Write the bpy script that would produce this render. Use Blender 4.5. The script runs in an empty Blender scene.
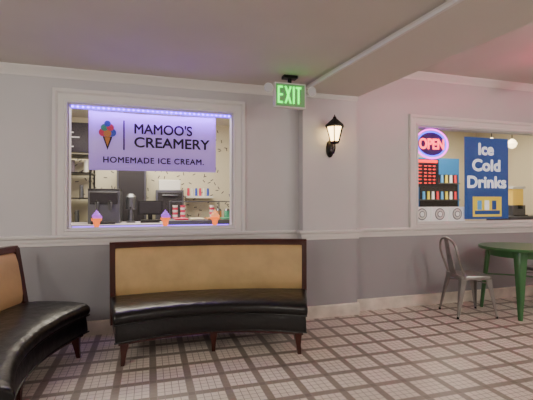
import bpy, bmesh, math, random
from mathutils import Vector, Matrix
random.seed(4)
COL = bpy.context.scene.collection

# ------------------------------------------------------------------ helpers
def lin(c):
    out = []
    for v in c[:3]:
        v = v / 255.0
        out.append(v / 12.92 if v <= 0.04045 else ((v + 0.055) / 1.055) ** 2.4)
    return (out[0], out[1], out[2], 1.0)

def mat(name, col, rough=0.6, metal=0.0, emit=None, strength=0.0, noise=0.0, nscale=8.0, bump=0.0, bscale=60.0, spec=None):
    m = bpy.data.materials.new(name); m.use_nodes = True
    nt = m.node_tree; b = nt.nodes["Principled BSDF"]
    b.inputs["Base Color"].default_value = lin(col)
    b.inputs["Roughness"].default_value = rough
    b.inputs["Metallic"].default_value = metal
    if spec is not None: b.inputs["Specular IOR Level"].default_value = spec
    if emit is not None:
        b.inputs["Emission Color"].default_value = lin(emit)
        b.inputs["Emission Strength"].default_value = strength
    if noise > 0 or bump > 0:
        tc = nt.nodes.new("ShaderNodeTexCoord")
    if noise > 0:
        n = nt.nodes.new("ShaderNodeTexNoise"); n.inputs["Scale"].default_value = nscale
        n.inputs["Detail"].default_value = 5
        nt.links.new(tc.outputs["Object"], n.inputs["Vector"])
        r = nt.nodes.new("ShaderNodeValToRGB")
        c = lin(col)
        r.color_ramp.elements[0].position = 0.3; r.color_ramp.elements[1].position = 0.7
        r.color_ramp.elements[0].color = tuple(v * (1 - noise) for v in c[:3]) + (1,)
        r.color_ramp.elements[1].color = tuple(min(1, v * (1 + noise)) for v in c[:3]) + (1,)
        nt.links.new(n.outputs["Fac"], r.inputs["Fac"])
        nt.links.new(r.outputs["Color"], b.inputs["Base Color"])
    if bump > 0:
        n2 = nt.nodes.new("ShaderNodeTexNoise"); n2.inputs["Scale"].default_value = bscale
        n2.inputs["Detail"].default_value = 4
        nt.links.new(tc.outputs["Object"], n2.inputs["Vector"])
        bp = nt.nodes.new("ShaderNodeBump"); bp.inputs["Strength"].default_value = bump
        bp.inputs["Distance"].default_value = 0.02
        nt.links.new(n2.outputs["Fac"], bp.inputs["Height"])
        nt.links.new(bp.outputs["Normal"], b.inputs["Normal"])
    return m

class M:
    def __init__(s):
        s.bm = bmesh.new(); s.mats = []
    def mi(s, m):
        if m not in s.mats: s.mats.append(m)
        return s.mats.index(m)
    def face(s, vs, m):
        try:
            f = s.bm.faces.new(vs); f.material_index = s.mi(m); return f
        except ValueError:
            return None
    def box(s, x0, x1, y0, y1, z0, z1, m, mtx=None):
        co = [(x0,y0,z0),(x1,y0,z0),(x1,y1,z0),(x0,y1,z0),(x0,y0,z1),(x1,y0,z1),(x1,y1,z1),(x0,y1,z1)]
        vs = [s.bm.verts.new((mtx @ Vector(c)) if mtx else c) for c in co]
        for q in ((0,3,2,1),(4,5,6,7),(0,1,5,4),(1,2,6,5),(2,3,7,6),(3,0,4,7)):
            s.face([vs[i] for i in q], m)
    def loft(s, rings, m, cap=True, closed=False):
        R = [[s.bm.verts.new(p) for p in r] for r in rings]
        n = len(R[0]); k = len(R)
        for i in range(k if closed else k - 1):
            a = R[i]; b = R[(i + 1) % k]
            for j in range(n):
                s.face([a[j], a[(j+1) % n], b[(j+1) % n], b[j]], m)
        if cap and not closed:
            s.face(R[0][::-1], m); s.face(R[-1], m)
    def cyl(s, p0, p1, r0, r1, m, seg=16):
        s.tube([p0, p1], [r0, r1], m, seg)
    def tube(s, pts, r, m, seg=10, closed=False):
        pts = [Vector(p) for p in pts]; n = len(pts)
        rr = r if isinstance(r, (list, tuple)) else [r] * n
        rings = []; prev = None
        for i, p in enumerate(pts):
            if closed: t = pts[(i+1) % n] - pts[i-1]
            else: t = pts[min(i+1, n-1)] - pts[max(i-1, 0)]
            t.normalize()
            if prev is None:
                ref = Vector((0,0,1)) if abs(t.z) < 0.9 else Vector((1,0,0))
                a = t.cross(ref).normalized()
            else:
                a = (prev - t * prev.dot(t)).normalized()
            prev = a; b = t.cross(a)
            rings.append([p + (a * math.cos(2*math.pi*k/seg) + b * math.sin(2*math.pi*k/seg)) * rr[i] for k in range(seg)])
        s.loft(rings, m, True, closed)
    def lathe(s, c, prof, m, seg=24, sy=1.0):
        rings = [[(c[0] + r*math.cos(2*math.pi*k/seg), c[1] + sy*r*math.sin(2*math.pi*k/seg), c[2] + z) for k in range(seg)] for r, z in prof]
        s.loft(rings, m)
    def build(s, name, loc=(0,0,0), rotz=0.0, parent=None, smooth=True, bevel=0.0, angle=35):
        bmesh.ops.recalc_face_normals(s.bm, faces=s.bm.faces)
        me = bpy.data.meshes.new(name); s.bm.to_mesh(me); s.bm.free()
        for m in s.mats: me.materials.append(m)
        if smooth:
            me.polygons.foreach_set("use_smooth", [True] * len(me.polygons))
            me.set_sharp_from_angle(angle=math.radians(angle))
        o = bpy.data.objects.new(name, me); COL.objects.link(o)
        o.location = loc; o.rotation_euler = (0, 0, rotz)
        if parent: o.parent = parent
        if bevel > 0:
            b = o.modifiers.new("bev", 'BEVEL'); b.width = bevel; b.segments = 2; b.limit_method = 'ANGLE'
            b.angle_limit = math.radians(40)
        return o

def text(name, body, x0, x1, z0, z1, y, m, parent=None, ext=0.001, wt=0.0, gap=1.0):
    """flat lettering; wt = stroke thickening in metres (overlaid shifted outlines)"""
    cu = bpy.data.curves.new(name + "_c", 'FONT'); cu.body = body; cu.size = 1.0; cu.space_character = gap
    cu.extrude = 0.02
    ob = bpy.data.objects.new(name + "_t", cu); COL.objects.link(ob)
    bpy.context.view_layer.update()
    dg = bpy.context.evaluated_depsgraph_get()
    me = bpy.data.meshes.new_from_object(ob.evaluated_get(dg))
    bpy.data.objects.remove(ob)
    xs = [v.co.x for v in me.vertices]; ys = [v.co.y for v in me.vertices]
    ax, bx, ay, by = min(xs), max(xs), min(ys), max(ys)
    x0 += wt; x1 -= wt; z0 += wt; z1 -= wt
    sz = (z1 - z0) / (by - ay); sx = (x1 - x0) / (bx - ax)
    for v in me.vertices:
        X, Y, Z = v.co
        v.co = (x0 + (X - ax) * sx, y - Z * ext / 0.02, z0 + (Y - ay) * sz)
    me.materials.clear(); me.materials.append(m)
    if wt > 0:
        bm = bmesh.new()
        offs = [(0,0)] + [(wt*math.cos(a*math.pi/4), wt*math.sin(a*math.pi/4)) for a in range(8)]
        for k, (dx, dz) in enumerate(offs):
            t = me.copy()
            for v in t.vertices: v.co.x += dx; v.co.z += dz; v.co.y -= 0.00004*k
            bm.from_mesh(t); bpy.data.meshes.remove(t)
        bm.to_mesh(me); bm.free()
    me.name = name
    o = bpy.data.objects.new(name, me); COL.objects.link(o)
    if parent: o.parent = parent
    return o

def empty(name, loc=(0,0,0), rotz=0):
    e = bpy.data.objects.new(name, None); COL.objects.link(e); e.location = loc; e.rotation_euler = (0,0,rotz)
    return e

def area(name, loc, size, power, col=(1,1,1), rot=(0,0,0), sy=None):
    l = bpy.data.lights.new(name, 'AREA'); l.energy = power; l.color = col; l.size = size
    if sy: l.shape = 'RECTANGLE'; l.size_y = sy
    o = bpy.data.objects.new(name, l); COL.objects.link(o); o.location = loc; o.rotation_euler = rot
    return o

# ------------------------------------------------------------------ materials
m_ceil = mat("ceiling_paint", (208,203,195), 0.9, noise=0.03, nscale=2, bump=0.05)
m_trim = mat("trim_paint", (226,223,221), 0.5)
m_beam = mat("beam_paint", (216,211,203), 0.8)
m_marble = mat("baseboard_marble", (222,213,201), 0.3, noise=0.18, nscale=6)
m_wood = mat("dark_cherry_wood", (62,26,20), 0.3, noise=0.3, nscale=5)
m_leather = mat("black_leather", (17,15,17), 0.30, bump=0.4, bscale=11)
m_tan = mat("tan_vinyl", (194,165,116), 0.42, noise=0.12, nscale=5, bump=0.12, bscale=12)
m_gun = mat("gunmetal_steel", (150,146,143), 0.32, 0.8, noise=0.12, nscale=12)
m_green = mat("green_enamel", (62,108,64), 0.3)
m_black = mat("black_metal", (14,13,13), 0.4, 0.3)
m_white = mat("white_plastic", (228,226,222), 0.4)
m_steel = mat("brushed_steel", (112,114,120), 0.35, 0.8)
m_cream = mat("cream_wall", (226,214,186), 0.8)

# wall paint, two-tone (split at chair rail)
def wallmat():
    m = bpy.data.materials.new("wall_two_tone_paint"); m.use_nodes = True
    nt = m.node_tree; b = nt.nodes["Principled BSDF"]; b.inputs["Roughness"].default_value = 0.5
    tc = nt.nodes.new("ShaderNodeTexCoord"); sp = nt.nodes.new("ShaderNodeSeparateXYZ")
    nt.links.new(tc.outputs["Object"], sp.inputs[0])
    g = nt.nodes.new("ShaderNodeMath"); g.operation = 'GREATER_THAN'; g.inputs[1].default_value = 0.89
    nt.links.new(sp.outputs["Z"], g.inputs[0])
    mx = nt.nodes.new("ShaderNodeMix"); mx.data_type = 'RGBA'
    mx.inputs[6].default_value = lin((156,155,159)); mx.inputs[7].default_value = lin((203,201,203))
    nt.links.new(g.outputs[0], mx.inputs[0])
    n = nt.nodes.new("ShaderNodeTexNoise"); n.inputs["Scale"].default_value = 1.6; n.inputs["Detail"].default_value = 6
    nt.links.new(tc.outputs["Object"], n.inputs["Vector"])
    mr = nt.nodes.new("ShaderNodeMapRange"); mr.inputs[3].default_value = 0.93; mr.inputs[4].default_value = 1.05
    nt.links.new(n.outputs["Fac"], mr.inputs[0])
    mul = nt.nodes.new("ShaderNodeVectorMath"); mul.operation = 'SCALE'
    nt.links.new(mx.outputs[2], mul.inputs[0]); nt.links.new(mr.outputs[0], mul.inputs["Scale"])
    nt.links.new(mul.outputs[0], b.inputs["Base Color"])
    return m
m_wall = wallmat()

# mosaic floor
def floormat():
    m = bpy.data.materials.new("mosaic_floor"); m.use_nodes = True
    nt = m.node_tree; b = nt.nodes["Principled BSDF"]
    tc = nt.nodes.new("ShaderNodeTexCoord"); sp = nt.nodes.new("ShaderNodeSeparateXYZ")
    nt.links.new(tc.outputs["Object"], sp.inputs[0])
    def math_(op, a, bb=None, c=None):
        n = nt.nodes.new("ShaderNodeMath"); n.operation = op
        for i, v in enumerate((a, bb, c)):
            if v is None: continue
            if isinstance(v, (int, float)): n.inputs[i].default_value = v
            else: nt.links.new(v, n.inputs[i])
        return n.outputs[0]
    per = 0.24; small = per / 5
    def fr(s, p): return math_('FRACT', math_('ADD', math_('DIVIDE', s, p), 200.0))
    bx_ = math_('LESS_THAN', fr(sp.outputs["X"], per), 0.22); by_ = math_('LESS_THAN', fr(sp.outputs["Y"], per), 0.22)
    band = math_('MAXIMUM', bx_, by_)
    both = math_('MINIMUM', bx_, by_)
    gr = math_('MAXIMUM', math_('LESS_THAN', fr(sp.outputs["X"], small), 0.10), math_('LESS_THAN', fr(sp.outputs["Y"], small), 0.10))
    def mix(f, a, bb):
        n = nt.nodes.new("ShaderNodeMix"); n.data_type = 'RGBA'
        nt.links.new(f, n.inputs[0])
        for i, v in ((6, a), (7, bb)):
            if isinstance(v, tuple): n.inputs[i].default_value = v
            else: nt.links.new(v, n.inputs[i])
        return n.outputs[2]
    c = mix(band, lin((222,211,200)), lin((142,131,121)))
    c = mix(both, c, lin((126,115,106)))
    c = mix(gr, c, lin((152,141,131)))
    n = nt.nodes.new("ShaderNodeTexNoise"); n.inputs["Scale"].default_value = 2.5; n.inputs["Detail"].default_value = 8
    nt.links.new(tc.outputs["Object"], n.inputs["Vector"])
    mr = nt.nodes.new("ShaderNodeMapRange"); mr.inputs[3].default_value = 0.82; mr.inputs[4].default_value = 1.12
    nt.links.new(n.outputs["Fac"], mr.inputs[0])
    mul = nt.nodes.new("ShaderNodeVectorMath"); mul.operation = 'SCALE'
    nt.links.new(c, mul.inputs[0]); nt.links.new(mr.outputs[0], mul.inputs["Scale"])
    nt.links.new(mul.outputs[0], b.inputs["Base Color"])
    b.inputs["Roughness"].default_value = 0.36
    return m
m_floor = floormat()

def glassmat():
    m = bpy.data.materials.new("window_glass"); m.use_nodes = True
    nt = m.node_tree; nt.nodes.clear()
    o = nt.nodes.new("ShaderNodeOutputMaterial"); mx = nt.nodes.new("ShaderNodeMixShader")
    t = nt.nodes.new("ShaderNodeBsdfTransparent"); g = nt.nodes.new("ShaderNodeBsdfGlossy")
    g.inputs["Roughness"].default_value = 0.02; mx.inputs[0].default_value = 0.015
    nt.links.new(t.outputs[0], mx.inputs[1]); nt.links.new(g.outputs[0], mx.inputs[2]); nt.links.new(mx.outputs[0], o.inputs[0])
    return m
m_glass = glassmat()

# ------------------------------------------------------------------ room shell
XL, XR, YB = -3.2, 6.6, -7.0
ZL, ZR, ZB = 2.48, 2.82, 2.425
W1 = (-0.73, 0.835, 1.0, 2.175)     # left window opening
W2 = (3.11, 5.35, 1.0, 2.18)        # right window opening
T = 0.18
b = M(); b.box(XL, XR, YB, 0.0, -0.1, 0, m_floor); b.build("floor", smooth=False)
b = M()
for (x0, x1, z0, z1) in ((XL, W1[0], 0, 2.9), (W1[0], W1[1], 0, W1[2]), (W1[0], W1[1], W1[3], 2.9),
                         (W1[1], W2[0], 0, 2.9), (W2[0], W2[1], 0, W2[2]), (W2[0], W2[1], W2[3], 2.9), (W2[1], XR, 0, 2.9)):
    b.box(x0, x1, 0, T, z0, z1, m_wall)
b.build("wall_front", smooth=False)
b = M(); b.box(XL-0.15, XL, YB, T, 0, 2.9, m_wall); b.build("wall_left", smooth=False)
b = M(); b.box(XR, XR+0.15, YB, T, 0, 2.9, m_wall); b.build("wall_right", smooth=False)
b = M(); b.box(XL, XR, YB-0.15, YB, 0, 2.9, m_wall); b.build("wall_back", smooth=False)
PX0, PX1, PY = 1.57, 2.22, -0.12
SK = 0.085 * 7.0    # the beam runs slightly off-square to the wall
def skew_prism(b, x0a, x1a, x0b, x1b, z0, z1, m):
    b.loft([[(x0a,0,z0),(x1a,0,z0),(x1a,0,z1),(x0a,0,z1)], [(x0b,YB,z0),(x1b,YB,z0),(x1b,YB,z1),(x0b,YB,z1)]], m)
b = M()
skew_prism(b, XL, PX0+0.1, XL, PX0+0.1+SK, ZL, ZL+0.3, m_ceil)
skew_prism(b, PX1-0.1, XR, PX1-0.1+SK, XR, ZR, ZR+0.08, m_ceil)
b.box(XL, XR, YB, T, 2.9, 2.95, m_ceil)
b.build("ceiling", smooth=False)
b = M(); skew_prism(b, PX0, PX1, PX0+SK, PX1+SK, ZB, ZR-0.002, m_beam); b.build("ceiling_beam", smooth=False)
b = M(); skew_prism(b, PX0-0.025, PX0-0.001, PX0-0.025+SK, PX0-0.001+SK, ZB+0.0, ZB+0.022, m_trim); b.build("trim_8", smooth=False)
b = M(); b.box(PX0, PX1, PY, 0, 0, ZB, m_wall); b.build("pillar", smooth=False)

def run_trim(name, path, prof, m):
    b = M(); rings = []
    n = len(path)
    for i, p in enumerate(path):
        d0 = (Vector(path[i]) - Vector(path[i-1])).normalized() if i > 0 else None
        d1 = (Vector(path[i+1]) - Vector(path[i])).normalized() if i < n-1 else None
        if d0 is None: d0 = d1
        if d1 is None: d1 = d0
        n0 = Vector((d0.y, -d0.x)); n1 = Vector((d1.y, -d1.x))
        mt = (n0 + n1).normalized(); k = 1.0 / max(0.3, mt.dot(n0))
        rings.append([(p[0] + mt.x*o*k, p[1] + mt.y*o*k, z) for o, z in prof])
    b.loft(rings, m); b.build(name, smooth=False)
path = [(XL, 0), (PX0, 0), (PX0, PY), (PX1, PY), (PX1, 0), (XR, 0)]
rail = [(0,0.845),(0.014,0.845),(0.018,0.868),(0.026,0.885),(0.03,0.905),(0.045,0.918),(0.05,0.935),(0.046,0.945),(0,0.945)]
run_trim("trim_1", path, rail, m_trim)
base = [(0,0),(0.02,0),(0.02,0.12),(0.014,0.13),(0,0.132)]
run_trim("baseboard_front", path, base, m_marble)
def crown(z): return [(0,z-0.085),(0.008,z-0.085),(0.012,z-0.07),(0.03,z-0.045),(0.05,z-0.025),(0.06,z-0.012),(0.06,z-0.001),(0,z-0.001)]
run_trim("trim_2", [(XL,0),(PX0,0)], crown(ZL), m_trim)
run_trim("trim_3", [(PX1,0),(XR,0)], crown(ZR), m_trim)
run_trim("trim_4", [(PX0+0.001,PY),(PX1,PY)], [(0,ZB-0.05),(0.008,ZB-0.05),(0.022,ZB-0.02),(0.022,ZB-0.001),(0,ZB-0.001)], m_trim)

def casing(k, W, w=0.125, wb=0.055):
    b = M(); x0, x1, z0, z1 = W
    def ring(o, y):
        return [(x0-o, y, z0-min(o, wb)), (x1+o, y, z0-min(o, wb)), (x1+o, y, z1+o), (x0-o, y, z1+o)]
    steps = [(0.0, 0.012), (0.0,-0.018), (0.02,-0.022), (0.028,-0.012), (w-0.045,-0.016), (w-0.03,-0.034), (w-0.004,-0.036), (w,-0.028), (w, 0.0)]
    b.loft([ring(o, y) for o, y in steps], m_trim, cap=False)
    b.build("trim_%d" % (4+k), smooth=False)
    b = M(); t = 0.012
    b.box(x0, x1, 0.013, 0.03, z0, z0+t, m_trim); b.box(x0, x1, 0.013, 0.03, z1-t, z1, m_trim)
    b.box(x0, x0+t, 0.013, 0.03, z0+t, z1-t, m_trim); b.box(x1-t, x1, 0.013, 0.03, z0+t, z1-t, m_trim)
    b.box(x0+t, x1-t, 0.02, 0.025, z0+t, z1-t, m_glass)
    b.build("window_%d" % k, smooth=False)
casing(1, W1); casing(2, W2)

# ------------------------------------------------------------------ benches
def bench(name, loc, rot):
    def P(u, v, z):
        hw = 0.75 + 0.15 * min(max(v, 0), 0.62) / 0.57
        return (u * hw, v + (0.18 - 0.06 * max(v, 0) / 0.57) * (1 - u*u), z)
    def part(b, prof, m, U=1.0, n=28, soft=0.0, u0=None, u1=None):
        a = -U if u0 is None else u0; c = U if u1 is None else u1
        cv = sum(p[0] for p in prof)/len(prof); cz = sum(p[1] for p in prof)/len(prof)
        us = [(a + (c-a)*i/n, 1.0) for i in range(n+1)]
        if soft:
            us = [(a, 1-soft), (a+0.008, 1-soft*0.4), (a+0.025, 1-soft*0.08)] + [(a+0.05+(c-a-0.1)*i/n, 1.0) for i in range(n+1)] + [(c-0.025, 1-soft*0.08), (c-0.008, 1-soft*0.4), (c, 1-soft)]
        b.loft([[P(u, cv+(v-cv)*s, cz+(z-cz)*s) for v, z in prof] for u, s in us], m)
    b = M()
    cush = [(-0.035,0.335),(-0.045,0.36),(-0.04,0.39),(-0.02,0.412),(0.02,0.424),(0.12,0.436),(0.25,0.44),(0.4,0.436),(0.52,0.425),(0.52,0.32),(0.0,0.315),(-0.02,0.32)]
    part(b, cush, m_leather, 1.0, soft=0.12)
    skirt = [(-0.02,0.185),(-0.028,0.2),(-0.022,0.26),(-0.012,0.318),(0.5,0.318),(0.5,0.185)]
    part(b, skirt, m_leather, 0.985, soft=0.04)
    for vv, zz in ((-0.03,0.325),(-0.026,0.19)):
        b.tube([P(-0.99+1.98*i/30, vv, zz) for i in range(31)], 0.006, m_leather, 8)
    part(b, [(0.0,0.16),(0.0,0.188),(0.5,0.188),(0.5,0.16)], m_wood, 0.96)
    def rc(v, z): return (v + 0.07*(z-0.4)/0.48, z)
    part(b, [rc(0.50,0.2), rc(0.50,0.885-0.012), rc(0.51,0.885), rc(0.545,0.885), rc(0.555,0.87), rc(0.555,0.2)], m_wood, 1.0)
    part(b, [rc(0.503,0.42), rc(0.488,0.44), rc(0.475,0.5), rc(0.472,0.62), rc(0.478,0.76), rc(0.49,0.825), rc(0.503,0.84)], m_tan, 0.955, soft=0.03)
    part(b, [rc(0.485,0.84), rc(0.485,0.87), rc(0.495,0.89), rc(0.55,0.89), rc(0.55,0.84)], m_wood, 1.005)
    for s in (-1, 1):
        a, c = sorted((s*0.955, s*1.005))
        part(b, [rc(0.47,0.40), rc(0.482,0.87), rc(0.55,0.87), rc(0.55,0.2), rc(0.44,0.2), rc(0.44,0.36)], m_wood, n=2, u0=a, u1=c)
    def leg(u, v, dx, dy):
        x, y, _ = P(u, v, 0)
        def sq(cx, cy, h, z): return [(cx-h,cy-h,z),(cx+h,cy-h,z),(cx+h,cy+h,z),(cx-h,cy+h,z)]
        b.loft([sq(x+dx, y+dy, 0.014, 0.0), sq(x+dx*0.45, y+dy*0.45, 0.019, 0.08), sq(x, y, 0.032, 0.17)], m_wood)
    leg(-0.9, 0.03, -0.012, -0.02); leg(0.9, 0.03, 0.012, -0.02); leg(0.0, 0.05, 0, 0)
    leg(-0.92, 0.5, -0.01, 0.04); leg(0.92, 0.5, 0.01, 0.04); leg(0, 0.5, 0, 0.03)
    return b.build(name, loc, math.radians(rot), bevel=0.0, angle=40)
bench("curved_banquette_bench", (0.49, -0.95, 0), -6.9)
bench("curved_banquette_bench", (-0.555, -1.25, 0), 85.5)

# ------------------------------------------------------------------ metal cafe chairs
def chair(name, loc, rot):
    b = M()
    def rr(h, r, z, hy=None):
        pts = []; hy = hy or h
        for cx, cy, a0 in ((h-r, hy-r, 0), (-h+r, hy-r, 90), (-h+r, -hy+r, 180), (h-r, -hy+r, 270)):
            for k in range(5):
                a = math.radians(a0 + 22.5*k); pts.append((cx + r*math.cos(a), cy + r*math.sin(a), z))
        return pts
    b.loft([rr(0.168,0.05,0.405), rr(0.18,0.055,0.41), rr(0.182,0.055,0.44), rr(0.176,0.055,0.45), rr(0.155,0.05,0.449), rr(0.13,0.05,0.443)], m_gun)
    for sx in (-1, 1):
        for sy in (-1, 1):
            def q(cx, cy, w, z):
                return [(cx, cy, z), (cx - sx*w, cy, z), (cx - sx*w, cy - sy*0.006, z), (cx - sx*0.008, cy - sy*0.008, z), (cx - sx*0.006, cy - sy*w, z), (cx, cy - sy*w, z)]
            tx, ty = sx*0.165, sy*0.165
            bx = sx*0.21 if sx > 0 else -0.235; by = sy*0.205
            b.loft([q(bx, by, 0.018, 0.0), q(bx*0.55+tx*0.45, by*0.55+ty*0.45, 0.038, 0.2), q(tx*0.95+bx*0.05, ty, 0.064, 0.41)], m_gun)
            b.cyl((bx - sx*0.008, by - sy*0.008, 0), (bx - sx*0.008, by - sy*0.008, 0.02), 0.014, 0.012, m_black, 10)
    b.tube([(0.17,0.17,0.36),(0,0,0.39),(-0.17,-0.17,0.36)], 0.006, m_gun, 8)
    b.tube([(0.17,-0.17,0.36),(0,0,0.38),(-0.17,0.17,0.36)], 0.006, m_gun, 8)
    pts = []
    pts += [(-0.13, 0.172, 0.43), (-0.165, 0.178, 0.52), (-0.20, 0.182, 0.62), (-0.225, 0.18, 0.70)]
    for k in range(1, 12):
        a = math.pi * k / 12
        pts.append((-0.225 - 0.03*math.sin(a) , 0.18*math.cos(a), 0.70 + 0.15*math.sin(a)**0.8))
    pts += [(-0.225, -0.18, 0.70), (-0.20, -0.182, 0.62), (-0.165, -0.178, 0.52), (-0.13, -0.172, 0.43)]
    b.tube(pts, 0.0135, m_gun, 10)
    rings = []
    for k in range(9):
        t = k/8; z = 0.44 + 0.40*t; x = -0.168 - 0.085*t**0.8; w = 0.055 + 0.012*math.cos(math.pi*t)
        rings.append([(x-0.002, -w, z), (x-0.002, w, z), (x+0.003, w, z), (x+0.006, 0.4*w, z), (x+0.006, -0.4*w, z), (x+0.003, -w, z)])
    b.loft(rings, m_gun)
    return b.build(name, loc, math.radians(rot), angle=40)
chair("metal_cafe_chair", (3.43, -0.45, 0), -14)
chair("metal_cafe_chair", (4.66, -0.40, 0), 172)

# ------------------------------------------------------------------ green table
b = M()
R = 0.43
b.lathe((0,0,0), [(R-0.03,0.715),(R-0.004,0.718),(R,0.725),(R,0.742),(R-0.006,0.75),(R-0.03,0.75),(0.02,0.749)], m_green, 48)
b.lathe((0,0,0), [(0.31,0.64),(0.315,0.64),(0.33,0.716),(0.32,0.716)], m_green, 40)
for a in (45,135,225,315):
    c, s = math.cos(math.radians(a)), math.sin(math.radians(a))
    def ring(r, w, t, z):
        return [(c*(r+dx) - s*dy, s*(r+dx) + c*dy, z) for dx, dy in ((-t,-w*0.7),(0,-w),(t*0.6,-w*0.6),(t,0),(t*0.6,w*0.6),(0,w),(-t,w*0.7))]
    b.loft([ring(0.40,0.022,0.018,0.0), ring(0.37,0.040,0.024,0.3), ring(0.33,0.062,0.03,0.65), ring(0.32,0.065,0.03,0.716)], m_green)
b.tube([(0.27,0.27,0.4),(0,0,0.43),(-0.27,-0.27,0.4)], 0.008, m_green, 8)
b.tube([(0.27,-0.27,0.4),(0,0,0.415),(-0.27,0.27,0.4)], 0.008, m_green, 8)
b.build("green_round_table", (4.05, -0.58, 0), math.radians(-6))

# ------------------------------------------------------------------ exit sign
m_exit_g = mat("exit_green", (10,190,60), 0.5, emit=(0,255,60), strength=3.6)
m_exit_f = mat("exit_face", (120,170,120), 0.5, emit=(90,220,100), strength=0.08)
m_bulb = mat("lens_clear", (200,200,205), 0.15)
ex = empty("exit_sign", (1.31, -0.42, 0))
b = M()
z0, z1, h = 2.165, 2.405, 0.16
b.box(-h, h, -0.025, 0.025, z0, z1, m_white)
b.box(-h+0.012, h-0.012, -0.029, -0.0255, z0+0.012, z1-0.012, m_exit_f)
b.build("housing", parent=ex, bevel=0.004)
b = M(); b.box(-0.07, 0.07, -0.04, 0.04, ZL-0.028, ZL-0.001, m_black)
b.cyl((0,0,z1),(0,0,ZL-0.02),0.02,0.02,m_black); b.build("canopy", parent=ex)
b = M(); lz0, lz1 = z0+0.04, z1-0.035; s = 0.017; lw = 0.055; mid = (lz0+lz1)/2; ya, yb = -0.033, -0.0292
x = -h+0.028
b.box(x, x+s, ya, yb, lz0, lz1, m_exit_g)
for z in (lz0, mid-s/2, lz1-s): b.box(x+s, x+lw-0.004, ya, yb, z, z+s, m_exit_g)
x += lw + 0.014
for sg in (1, -1):
    p = [(x if sg > 0 else x+lw-0.002, lz0), (x+s+0.002 if sg > 0 else x+lw+s, lz0)]
    q = [(x+lw-0.002 if sg > 0 else x, lz1), (x+lw+s if sg > 0 else x+s+0.002, lz1)]
    yy = ya if sg > 0 else ya-0.0005
    vs = [b.bm.verts.new((px, yy, pz)) for px, pz in (p[0], p[1], q[1], q[0])]
    b.face(vs, m_exit_g)
x += lw + s + 0.014
b.box(x, x+s, ya, yb, lz0, lz1, m_exit_g)
x += s + 0.014
b.box(x, x+lw, ya, yb, lz1-s, lz1, m_exit_g); b.box(x+lw/2-s/2, x+lw/2+s/2, ya, yb, lz0, lz1-s, m_exit_g)
b.build("letters", parent=ex, smooth=False)
b = M()
for s in (-1, 1):
    c = s*(h+0.055)
    b.cyl((s*h,0,z1-0.06),(c,0,z1-0.06),0.012,0.012,m_white)
    b.cyl((c,0.035,z1-0.06),(c+s*0.01,-0.03,z1-0.065),0.03,0.048,m_white,20)
    b.cyl((c+s*0.01,-0.03,z1-0.065),(c+s*0.0105,-0.036,z1-0.0655),0.042,0.040,m_bulb,20)
b.build("emergency_lamp_heads", parent=ex)

# ------------------------------------------------------------------ wall sconce lantern
m_lglass = mat("lantern_glass", (240,225,190), 0.3, emit=(255,214,145), strength=9)
sc = empty("wall_lantern_sconce", (1.885, PY, 0))
b = M()
rings = []
for y, k in ((0,1.0),(-0.012,1.0),(-0.02,0.85),(-0.024,0.4)):
    rings.append([(0.045*k*math.cos(2*math.pi*i/24), y, 1.83+0.095*k*math.sin(2*math.pi*i/24)) for i in range(24)])
b.loft(rings, m_black)
b.tube([(0,-0.015,1.80),(0,-0.05,1.77),(0,-0.095,1.775),(0,-0.125,1.82),(0,-0.12,1.875)], 0.009, m_black, 10)
b.tube([(0,-0.02,1.86),(0,-0.05,1.865),(0,-0.07,1.84),(0,-0.055,1.82)], 0.006, m_black, 8)
cy = -0.12
def hexr(r, z): return [(r*math.cos(math.radians(60*k)), cy + r*math.sin(math.radians(60*k)), z) for k in range(6)]
b.loft([hexr(0.02,1.865), hexr(0.05,1.875), hexr(0.053,1.89), hexr(0.05,1.895)], m_black)
b.loft([hexr(0.047,1.895), hexr(0.088,2.045)], m_lglass)
for k in range(6):
    a = math.radians(60*k); c, s = math.cos(a), math.sin(a)
    b.cyl((0.050*c, cy+0.050*s, 1.892), (0.092*c, cy+0.092*s, 2.048), 0.006, 0.006, m_black, 6)
b.loft([hexr(0.094,2.043), hexr(0.110,2.05), hexr(0.110,2.06), hexr(0.066,2.1), hexr(0.03,2.13), hexr(0.022,2.14)], m_black)
b.lathe((0,cy,2.135), [(0.012,0),(0.02,0.01),(0.018,0.02),(0.008,0.028),(0.004,0.045)], m_black, 12)
b.build("lantern", parent=sc)
# ------------------------------------------------------------------ banner
m_ban = mat("banner_vinyl", (204,182,236), 0.5, noise=0.03, nscale=3, emit=(160,105,255), strength=0.32)  # purple LED light painted into tint and emission; vinyl is no lamp
m_ink = mat("banner_ink", (18,12,28), 0.6)
m_pk = mat("scoop_pink", (215,50,90), 0.5); m_bl = mat("scoop_blue", (50,80,190), 0.5); m_yl = mat("scoop_green", (60,160,120), 0.5)
m_cone = mat("cone_waffle", (200,130,60), 0.6)
ban = empty("creamery_banner", (0, 0.0, 0))
bx0, bx1, bz0, bz1, by = -0.56, 0.665, 1.56, 2.135, 0.075
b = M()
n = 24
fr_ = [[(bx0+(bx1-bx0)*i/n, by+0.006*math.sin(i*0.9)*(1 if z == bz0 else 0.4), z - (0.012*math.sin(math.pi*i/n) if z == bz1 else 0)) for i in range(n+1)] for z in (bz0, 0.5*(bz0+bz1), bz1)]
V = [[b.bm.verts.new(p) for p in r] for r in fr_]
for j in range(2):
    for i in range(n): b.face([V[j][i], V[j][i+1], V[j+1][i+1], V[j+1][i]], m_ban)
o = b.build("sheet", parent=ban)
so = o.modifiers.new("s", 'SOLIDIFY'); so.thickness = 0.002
ty = by - 0.012
text("text_1", "MAMOO'S", -0.145, 0.42, 1.925, 2.03, ty, m_ink, ban, wt=0.003)
text("text_2", "CREAMERY", -0.145, 0.60, 1.79, 1.895, ty, m_ink, ban, wt=0.003)
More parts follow.
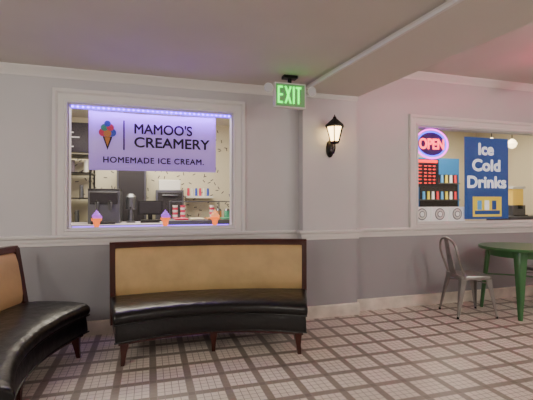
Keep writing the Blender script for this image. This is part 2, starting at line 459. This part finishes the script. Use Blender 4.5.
text("text_3", "HOMEMADE ICE CREAM.", -0.43, 0.54, 1.632, 1.692, ty, m_ink, ban, wt=0.0018, gap=1.12)
b = M()
b.box(-0.247,-0.235,ty,ty+0.003,1.76,2.05,m_ink)
def disc(b, cx, cz, r, y, m):
    b.face([b.bm.verts.new((cx+r*math.cos(2*math.pi*k/20), y, cz+r*math.sin(2*math.pi*k/20))) for k in range(20)], m)
b.face([b.bm.verts.new(p) for p in ((-0.435,ty,1.885),(-0.347,ty,1.885),(-0.391,ty,1.755))], m_ink)
b.face([b.bm.verts.new(p) for p in ((-0.418,ty-0.0005,1.878),(-0.364,ty-0.0005,1.878),(-0.391,ty-0.0005,1.79))], m_cone)
disc(b,-0.430,1.925,0.04,ty-0.001,m_pk); disc(b,-0.352,1.925,0.04,ty-0.002,m_bl)
disc(b,-0.391,1.915,0.036,ty-0.0025,m_cone)
disc(b,-0.418,1.972,0.034,ty-0.003,m_yl); disc(b,-0.366,1.975,0.034,ty-0.0035,m_pk); disc(b,-0.391,2.01,0.03,ty-0.004,m_bl)
b.build("logo", parent=ban, smooth=False)

# purple LED strips (mesh diodes + their light)
m_led = mat("led_purple", (110,40,255), 0.4, emit=(95,20,255), strength=4.0)
m_ledd = mat("led_diode", (150,90,255), 0.4, emit=(140,60,255), strength=14.0)
m_led2 = mat("led_purple_low", (150,90,255), 0.4, emit=(110,40,255), strength=5.0)
led = empty("led_strip_light", (0,0,0))
b = M()
b.box(W1[0]+0.02, W1[1]-0.02, 0.036, 0.048, W1[3]-0.040, W1[3]-0.012, m_led)
for i in range(34):
    x = W1[0]+0.035 + (W1[1]-W1[0]-0.07)*i/33
    b.box(x-0.007, x+0.007, 0.031, 0.036, W1[3]-0.030, W1[3]-0.018, m_ledd)
b.build("strip", parent=led, smooth=False)
l = area("led_glow", (0.05, 0.042, W1[3]-0.043), 1.5, 3.2, (0.36,0.10,1.0), rot=(math.radians(14),0,0), sy=0.012); l.parent = led
b = M()
b.box(W1[0]+0.02, W1[1]-0.02, 0.14, 0.152, W1[2]+0.001, W1[2]+0.012, m_led2)
b.build("led_strip_light", smooth=False)

m_c = mat("lit_cone", (225,120,50), 0.5, emit=(240,110,40), strength=1.3)
def cone(x, y, top, em):
    m_t = mat("swirl", top, 0.4, emit=top, strength=em)
    b = M(); zb = W1[2]+0.001
    b.lathe((0,0,zb), [(0.028,0),(0.03,0.004),(0.024,0.01),(0.028,0.04),(0.034,0.066),(0.046,0.07),(0.048,0.09),(0.042,0.092)], m_c, 20)
    pts = []; rr = []
    for k in range(60):
        t = k/59; a = t*3*2*math.pi; r = 0.028*(1-t)
        pts.append((r*math.cos(a), r*math.sin(a), zb+0.1+0.072*t)); rr.append(0.020*(1-t)+0.003)
    b.tube(pts, rr, m_t, 10)
    b.lathe((0,0,zb), [(0.03,0.088),(0.034,0.1),(0.024,0.13),(0.006,0.16)], m_t, 16)
    b.build("ice_cream_cone_lamp", (x, y, 0))
cone(-0.49, 0.09, (180,90,235), 0.9)
cone(0.155, 0.09, (165,85,235), 0.9)
cone(0.66, 0.09, (240,160,100), 0.9)

# ------------------------------------------------------------------ creamery interior behind window_1
m_iw = mat("interior_wall", (226,218,192), 0.7)
m_if = mat("interior_floor", (120,110,100), 0.5)
m_spr = mat("sprinkle_paint", (60,50,70), 0.6)
b = M(); b.box(-2.4, 2.4, T, 3.3, -0.1, 0.0, m_if); b.build("floor_creamery", smooth=False)
b = M(); b.box(-2.4, 2.4, 3.3, 3.4, 0, 2.7, m_iw); b.build("wall_creamery_rear", smooth=False)
b = M(); b.box(-2.5, -2.4, T, 3.4, 0, 2.7, m_iw); b.build("wall_creamery_left", smooth=False)
b = M(); b.box(2.4, 2.5, T, 3.4, 0, 2.7, m_iw); b.build("wall_creamery_right", smooth=False)
b = M(); b.box(-2.5, 2.5, T, 3.4, 2.7, 2.75, m_ceil); b.build("ceiling_creamery", smooth=False)
b = M()
for i in range(420):
    x = random.uniform(-2.3, 2.3); z = random.uniform(0.9, 2.6); a = random.uniform(0, math.pi)
    l, w = 0.028, 0.007; c, s = math.cos(a), math.sin(a)
    b.face([b.bm.verts.new((x+c*p-s*q, 3.297, z+s*p+c*q)) for p, q in ((-l,-w),(l,-w),(l,w),(-l,w))], m_spr)
b.build("wall_sprinkle_decals", smooth=False)
m_dark = mat("dark_panel", (38,34,38), 0.5)
m_count = mat("counter_top", (206,196,206), 0.35)
m_cab = mat("counter_front", (96,84,96), 0.6)
b = M(); b.box(-1.9, 2.0, 1.5, 2.1, 0, 0.92, m_cab); b.box(-1.93, 2.03, 1.46, 2.13, 0.92, 0.96, m_count); b.build("service_counter", bevel=0.004)
b = M()
b.box(-0.78,-0.38,1.6,2.05,0.96,1.40,m_steel); b.box(-0.75,-0.41,1.56,1.6,1.22,1.38,m_dark)
b.box(-0.73,-0.43,1.48,1.6,0.96,0.99,m_dark)
for x in (-0.66,-0.5):
    b.cyl((x,1.55,1.25),(x,1.55,1.14),0.03,0.018,m_steel); b.cyl((x,1.54,1.22),(x,1.47,1.27),0.008,0.008,m_black)
b.box(-0.78,-0.38,1.6,2.05,1.40,1.43,m_dark)
b.build("soft_serve_machine", bevel=0.006)
b = M()
b.box(-0.12,0.14,1.65,1.95,0.96,1.0,m_black); b.box(-0.02,0.04,1.8,1.84,1.0,1.1,m_black)
b.box(-0.16,0.18,1.78,1.80,1.07,1.27,m_black); b.box(-0.14,0.16,1.775,1.78,1.09,1.25,m_dark)
b.build("cash_register", bevel=0.004)
b = M()
b.lathe((-0.25,1.8,0.96), [(0.06,0),(0.065,0.02),(0.04,0.03),(0.04,0.18),(0.07,0.19),(0.07,0.36),(0.04,0.40),(0.02,0.41)], m_steel, 20)
b.cyl((-0.25,1.74,1.17),(-0.25,1.68,1.17),0.012,0.012,m_black); b.build("milkshake_dispenser")
# stacked paper cups and topping jars on the counter
for i, x in enumerate((0.36, 0.47, 0.9)):
    b = M()
    for k in range(7): b.cyl((0,0,0.96+0.035*k),(0,0,0.96+0.035*k+0.033),0.032,0.040,(m_white, m_pk)[(k+i)%2],16)
    b.build("stacked_paper_cups", (x, 1.85, 0))
b = M()
for k in range(4):
    x = 1.0+0.13*k
    b.cyl((x,1.85,0.96),(x,1.85,1.12),0.045,0.045,(m_cone,m_yl,m_pk,m_bl)[k],16); b.cyl((x,1.85,1.12),(x,1.85,1.15),0.047,0.03,m_steel,16)
b.build("topping_jars")
m_cg = mat("case_white", (236,232,240), 0.35)
b = M()
b.box(0.25,1.55,0.75,1.3,0.0,0.98,m_cg); b.box(0.22,1.58,0.72,1.33,0.98,1.03,m_steel)
for k in range(6):
    b.box(0.3+0.2*k,0.46+0.2*k,0.85,1.2,1.03,1.045,(m_pk,m_cream,m_cone,m_yl,m_white,m_bl)[k])
for x in (0.25,0.9,1.54): b.box(x,x+0.012,1.26,1.29,1.03,1.26,m_steel); b.box(x,x+0.012,0.85,1.29,1.25,1.265,m_steel)
b.box(0.26,1.54,0.85,0.855,1.03,1.25,m_glass)
b.box(0.25,1.55,0.84,0.86,1.25,1.262,m_steel)
b.build("dipping_cabinet", bevel=0.002)
b = M()
for x in (-1.6,-0.9):
    for y in (2.7,3.2): b.cyl((x,y,0),(x,y,2.0),0.015,0.015,m_black,8)
for z in (0.4,0.9,1.3,1.7,1.98): b.box(-1.62,-0.88,2.68,3.22,z,z+0.02,m_black)
for k in range(9):
    x = -1.5+0.065*k; z = (0.92,1.32,1.72)[k % 3]
    b.cyl((x,2.85,z),(x,2.85,z+0.2),0.035,0.03,(m_steel, m_white, m_cab)[(k//2) % 3],12)
b.build("storage_shelf_rack")
m_menu = mat("menu_board", (52,44,60), 0.5); m_mw = mat("menu_text", (220,215,220), 0.5, emit=(220,215,225), strength=0.3)
b = M(); b.box(-1.9,-0.8,3.25,3.3,2.1,2.6,m_menu)
for k in range(5): b.box(-1.82,-1.82+0.5+0.09*(k%3),3.245,3.25,2.5-0.08*k,2.52-0.08*k,m_mw)
b.build("wall_menu_board", smooth=False)
b = M(); b.box(0.62,1.1,3.0,3.3,1.32,1.36,m_white)
for k in range(6): b.cyl((0.67+0.07*k,3.12,1.36),(0.67+0.07*k,3.12,1.5),0.025,0.02,(m_pk,m_white,m_bl)[k%3],12)
b.build("wall_shelf_with_jars")
b = M(); b.box(-0.5,-0.05,2.6,3.2,0,1.85,m_steel); b.box(-0.47,-0.08,2.58,2.6,0.1,1.8,m_dark)
b.box(-0.44,-0.41,2.54,2.575,0.9,1.3,m_steel)
b.build("upright_refrigerator", bevel=0.01)
b = M(); b.box(0.1,0.55,2.65,3.2,0,1.45,m_steel)
for z in (0.15,0.6,1.05): b.box(0.13,0.52,2.62,2.65,z,z+0.36,m_dark); b.box(0.2,0.45,2.59,2.62,z+0.3,z+0.32,m_steel)
b.box(0.15,0.5,2.7,3.15,1.45,1.62,m_white)
b.build("stacked_oven", bevel=0.006)
area("creamery_light_a", (-0.2, 1.7, 2.68), 1.6, 120, (1,0.91,0.72), sy=1.6)
b = M(); m_tube = mat("fluorescent", (255,250,240), 0.5, emit=(255,244,225), strength=5)
for x in (-0.9, 0.6): b.box(x-0.5,x+0.5,2.3,2.45,2.66,2.698,m_tube)
b.build("ceiling_light_tube", smooth=False)

# ------------------------------------------------------------------ right shop behind window_2
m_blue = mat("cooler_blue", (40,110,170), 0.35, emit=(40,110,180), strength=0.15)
b = M(); b.box(2.5, 6.6, T, 2.6, -0.1, 0.0, m_if); b.build("floor_shop", smooth=False)
b = M(); b.box(2.5, 6.6, 2.6, 2.7, 0, 2.7, m_cream); b.build("wall_shop_rear", smooth=False)
b = M(); b.box(6.6, 6.7, T, 2.7, 0, 2.7, m_cream); b.build("wall_shop_right", smooth=False)
b = M(); b.box(2.5, 6.7, T, 2.7, 2.7, 2.75, m_ceil); b.build("ceiling_shop", smooth=False)
area("shop_light", (4.8, 1.2, 2.66), 1.4, 75, (1,0.88,0.66))
m_pst = mat("poster_blue", (36,76,140), 0.4, noise=0.15, nscale=3, emit=(32,70,140), strength=0.35)  # poster colours carry emission as painted-in brightness; the sheet is no lamp
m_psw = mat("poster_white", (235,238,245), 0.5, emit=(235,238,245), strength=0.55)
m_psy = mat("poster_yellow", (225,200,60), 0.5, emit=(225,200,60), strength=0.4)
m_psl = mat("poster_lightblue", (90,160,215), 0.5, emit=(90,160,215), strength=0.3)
po = empty("cold_drinks_poster", (0.07,0,0))
py = 0.06
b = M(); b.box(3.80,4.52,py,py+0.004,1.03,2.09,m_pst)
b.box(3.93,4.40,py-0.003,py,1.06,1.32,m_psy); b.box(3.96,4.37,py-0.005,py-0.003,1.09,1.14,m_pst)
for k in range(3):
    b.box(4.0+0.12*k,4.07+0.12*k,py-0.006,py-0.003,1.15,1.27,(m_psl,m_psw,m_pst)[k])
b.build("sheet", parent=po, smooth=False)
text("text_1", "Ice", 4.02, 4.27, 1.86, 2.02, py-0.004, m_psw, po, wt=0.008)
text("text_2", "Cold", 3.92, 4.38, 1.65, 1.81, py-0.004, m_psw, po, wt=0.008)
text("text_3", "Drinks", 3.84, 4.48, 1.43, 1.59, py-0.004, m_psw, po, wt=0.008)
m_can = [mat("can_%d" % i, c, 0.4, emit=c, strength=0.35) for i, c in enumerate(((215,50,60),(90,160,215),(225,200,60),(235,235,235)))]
b = M(); b.box(3.7,5.5,1.9,2.5,0,2.05,m_blue); b.box(3.75,4.55,1.88,1.9,0.3,1.75,m_dark); b.box(4.63,5.45,1.88,1.9,0.3,1.75,m_dark)
for z in (0.6,0.95,1.3,1.6):
    b.box(3.75,5.45,1.82,1.88,z-0.02,z,m_steel)
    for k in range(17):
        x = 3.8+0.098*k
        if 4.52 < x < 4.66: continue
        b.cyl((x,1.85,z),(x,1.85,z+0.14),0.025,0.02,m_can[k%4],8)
b.build("drinks_cooler")
# neon OPEN sign
m_nr = mat("neon_red", (255,90,90), 0.4, emit=(255,70,80), strength=4.5)
m_np = mat("neon_pink", (255,60,200), 0.4, emit=(235,40,225), strength=5)
m_nb = mat("neon_blue", (80,90,255), 0.4, emit=(50,60,255), strength=5)
m_nback = mat("neon_backing", (50,14,80), 0.5, emit=(120,20,160), strength=0.12)
ne = empty("neon_open_sign", (0,0,0))
cx, cz, ny = 3.372, 1.975, 0.065
b = M()
b.tube([(cx+0.240*math.cos(2*math.pi*k/48), ny, cz+0.180*math.sin(2*math.pi*k/48)) for k in range(48)], 0.010, m_np, 8, closed=True)
b.tube([(cx+0.212*math.cos(2*math.pi*k/48), ny, cz+0.152*math.sin(2*math.pi*k/48)) for k in range(48)], 0.008, m_nb, 8, closed=True)
b.build("ring_tube", parent=ne)
text("letters", "OPEN", cx-0.185, cx+0.185, cz-0.068, cz+0.068, ny-0.002, m_nr, ne, 0.003, wt=0.004)
b = M()
rings = [[(cx+0.205*math.cos(2*math.pi*i/40), yy, cz+0.148*math.sin(2*math.pi*i/40)) for i in range(40)] for yy in (ny+0.012, ny+0.018)]
b.loft(rings, m_nback)
b.tube([(cx-0.1,ny+0.015,cz+0.09),(cx-0.1,ny+0.015,W2[3]-0.001)],0.002,m_black,6); b.tube([(cx+0.1,ny+0.015,cz+0.09),(cx+0.1,ny+0.015,W2[3]-0.001)],0.002,m_black,6)
b.build("frame", parent=ne)
m_rd = mat("led_red", (230,40,30), 0.5, emit=(255,35,25), strength=3.2)
lb = M(); lb.box(3.17,3.52,0.115,0.135,1.44,1.79,m_dark)
lb.box(3.19,3.50,0.111,0.115,1.745,1.78,m_rd)
for k in range(6):
    z = 1.71-0.043*k
    lb.box(3.19,3.26,0.111,0.115,z-0.010,z,m_rd)
    for j in range(3): lb.box(3.30+0.065*j,3.335+0.065*j,0.111,0.115,z-0.012,z,m_rd)
lb.cyl((3.2,0.125,1.79),(3.2,0.125,W2[3]-0.001),0.002,0.002,m_black,6); lb.cyl((3.47,0.125,1.79),(3.47,0.125,W2[3]-0.001),0.002,0.002,m_black,6)
lb.build("hours_sign_board", smooth=False)
m_gr = mat("plate_grey", (110,114,122), 0.5)
m_pw = mat("plate_white", (240,240,238), 0.4, emit=(240,240,238), strength=0.22)  # slight emission paints extra brightness into the white plates
for k in range(3):
    x = 3.245 + 0.268*k
    b = M(); b.box(-0.125,0.125,0.0,0.02,1.001,1.19,m_pw)
    for r, y, m in ((0.074,-0.002,m_gr),(0.062,-0.004,m_white),(0.040,-0.006,m_gr),(0.030,-0.008,m_pw)):
        rings = [[(r*kk*math.cos(2*math.pi*i/28), yy, 1.098+r*kk*math.sin(2*math.pi*i/28)) for i in range(28)] for kk, yy in ((1,0.001),(1,y),(0.9,y-0.001))]
        b.loft(rings, m)
    b.build("framed_plate_display", (x, 0.09, 0), smooth=False)
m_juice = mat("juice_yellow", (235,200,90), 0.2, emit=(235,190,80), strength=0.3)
b = M(); b.box(5.35,6.3,0.7,1.15,0.0,1.0,m_cab); b.box(5.33,6.32,0.68,1.17,1.0,1.03,m_steel); b.build("serving_counter", bevel=0.004)
b = M()
b.box(5.52,5.78,0.8,1.05,1.03,1.2,m_steel); b.box(5.54,5.76,0.82,1.03,1.2,1.46,m_juice); b.box(5.52,5.78,0.8,1.05,1.46,1.5,m_white)
b.box(5.62,5.68,0.76,0.8,1.14,1.2,m_black); b.box(5.54,5.76,0.74,0.8,1.03,1.05,m_dark)
b.build("juice_dispenser", bevel=0.004)
m_gl = mat("globe", (255,240,210), 0.4, emit=(255,226,170), strength=5)
for x in (5.2,5.62):
    b = M(); b.cyl((0,0,2.25),(0,0,2.7),0.006,0.006,m_black,8); b.lathe((0,0,2.19),[(0.01,-0.075),(0.05,-0.055),(0.075,0),(0.05,0.055),(0.015,0.08)],m_gl,20)
    b.build("globe_pendant_lamp", (x,0.9,0))

# ------------------------------------------------------------------ dining-room lights (flush ceiling fixtures)
m_fix = mat("ceiling_fixture", (255,250,240), 0.5, emit=(255,240,220), strength=3)
for i, (x, y, z, p, r) in enumerate(((-2.3,-3.3,ZL,62,0.12),(3.0,-6.3,ZR,60,0.2),(-1.95,-4.7,ZL,70,0.12),(4.0,-3.0,ZR,62,0.12),(4.2,-5.6,ZR,35,0.12))):
    b = M(); b.lathe((0,0,0), [(0.2,-0.001),(0.2,-0.02),(0.17,-0.045),(0.1,-0.055)], m_fix, 28); b.build("ceiling_light_disc", (x,y,z))
    l = bpy.data.lights.new("ceiling_lamp", 'POINT'); l.energy = p; l.color = (1,0.945,0.86); l.shadow_soft_size = r
    o = bpy.data.objects.new("ceiling_lamp", l); COL.objects.link(o); o.location = (x,y,z-0.40)
# pink glowing tube added out of view to tint the right-hand ceiling
m_pinkt = mat("added_tube_pink", (255,70,150), 0.4, emit=(255,40,120), strength=85)
b = M(); b.cyl((4.3,-2.6,2.68),(4.3,-0.9,2.68),0.015,0.015,m_pinkt,10)
for y in (-2.5,-1.75,-1.0): b.box(4.295,4.305,y-0.01,y+0.01,2.695,ZR,m_white)
# added reflector tray below the tube keeps the light on the ceiling
b.box(4.2,4.4,-2.65,-0.85,2.63,2.64,m_white)
for y in (-2.5,-1.0): b.box(4.295,4.305,y-0.005,y+0.005,2.64,2.667,m_white)
b.build("added_pink_tube")

w = bpy.data.worlds.new("world"); bpy.context.scene.world = w; w.use_nodes = True
w.node_tree.nodes["Background"].inputs[0].default_value = (0.02,0.02,0.025,1)

# ------------------------------------------------------------------ camera
cam = bpy.data.cameras.new("camera"); co = bpy.data.objects.new("camera", cam); COL.objects.link(co)
cam.sensor_width = 36; cam.lens = 36*390/533; cam.shift_y = 0.0
co.location = (0, -4.0, 1.25)
co.rotation_euler = (math.radians(90.3), 0, math.radians(-16.7))
cam.clip_start = 0.05
bpy.context.scene.camera = co
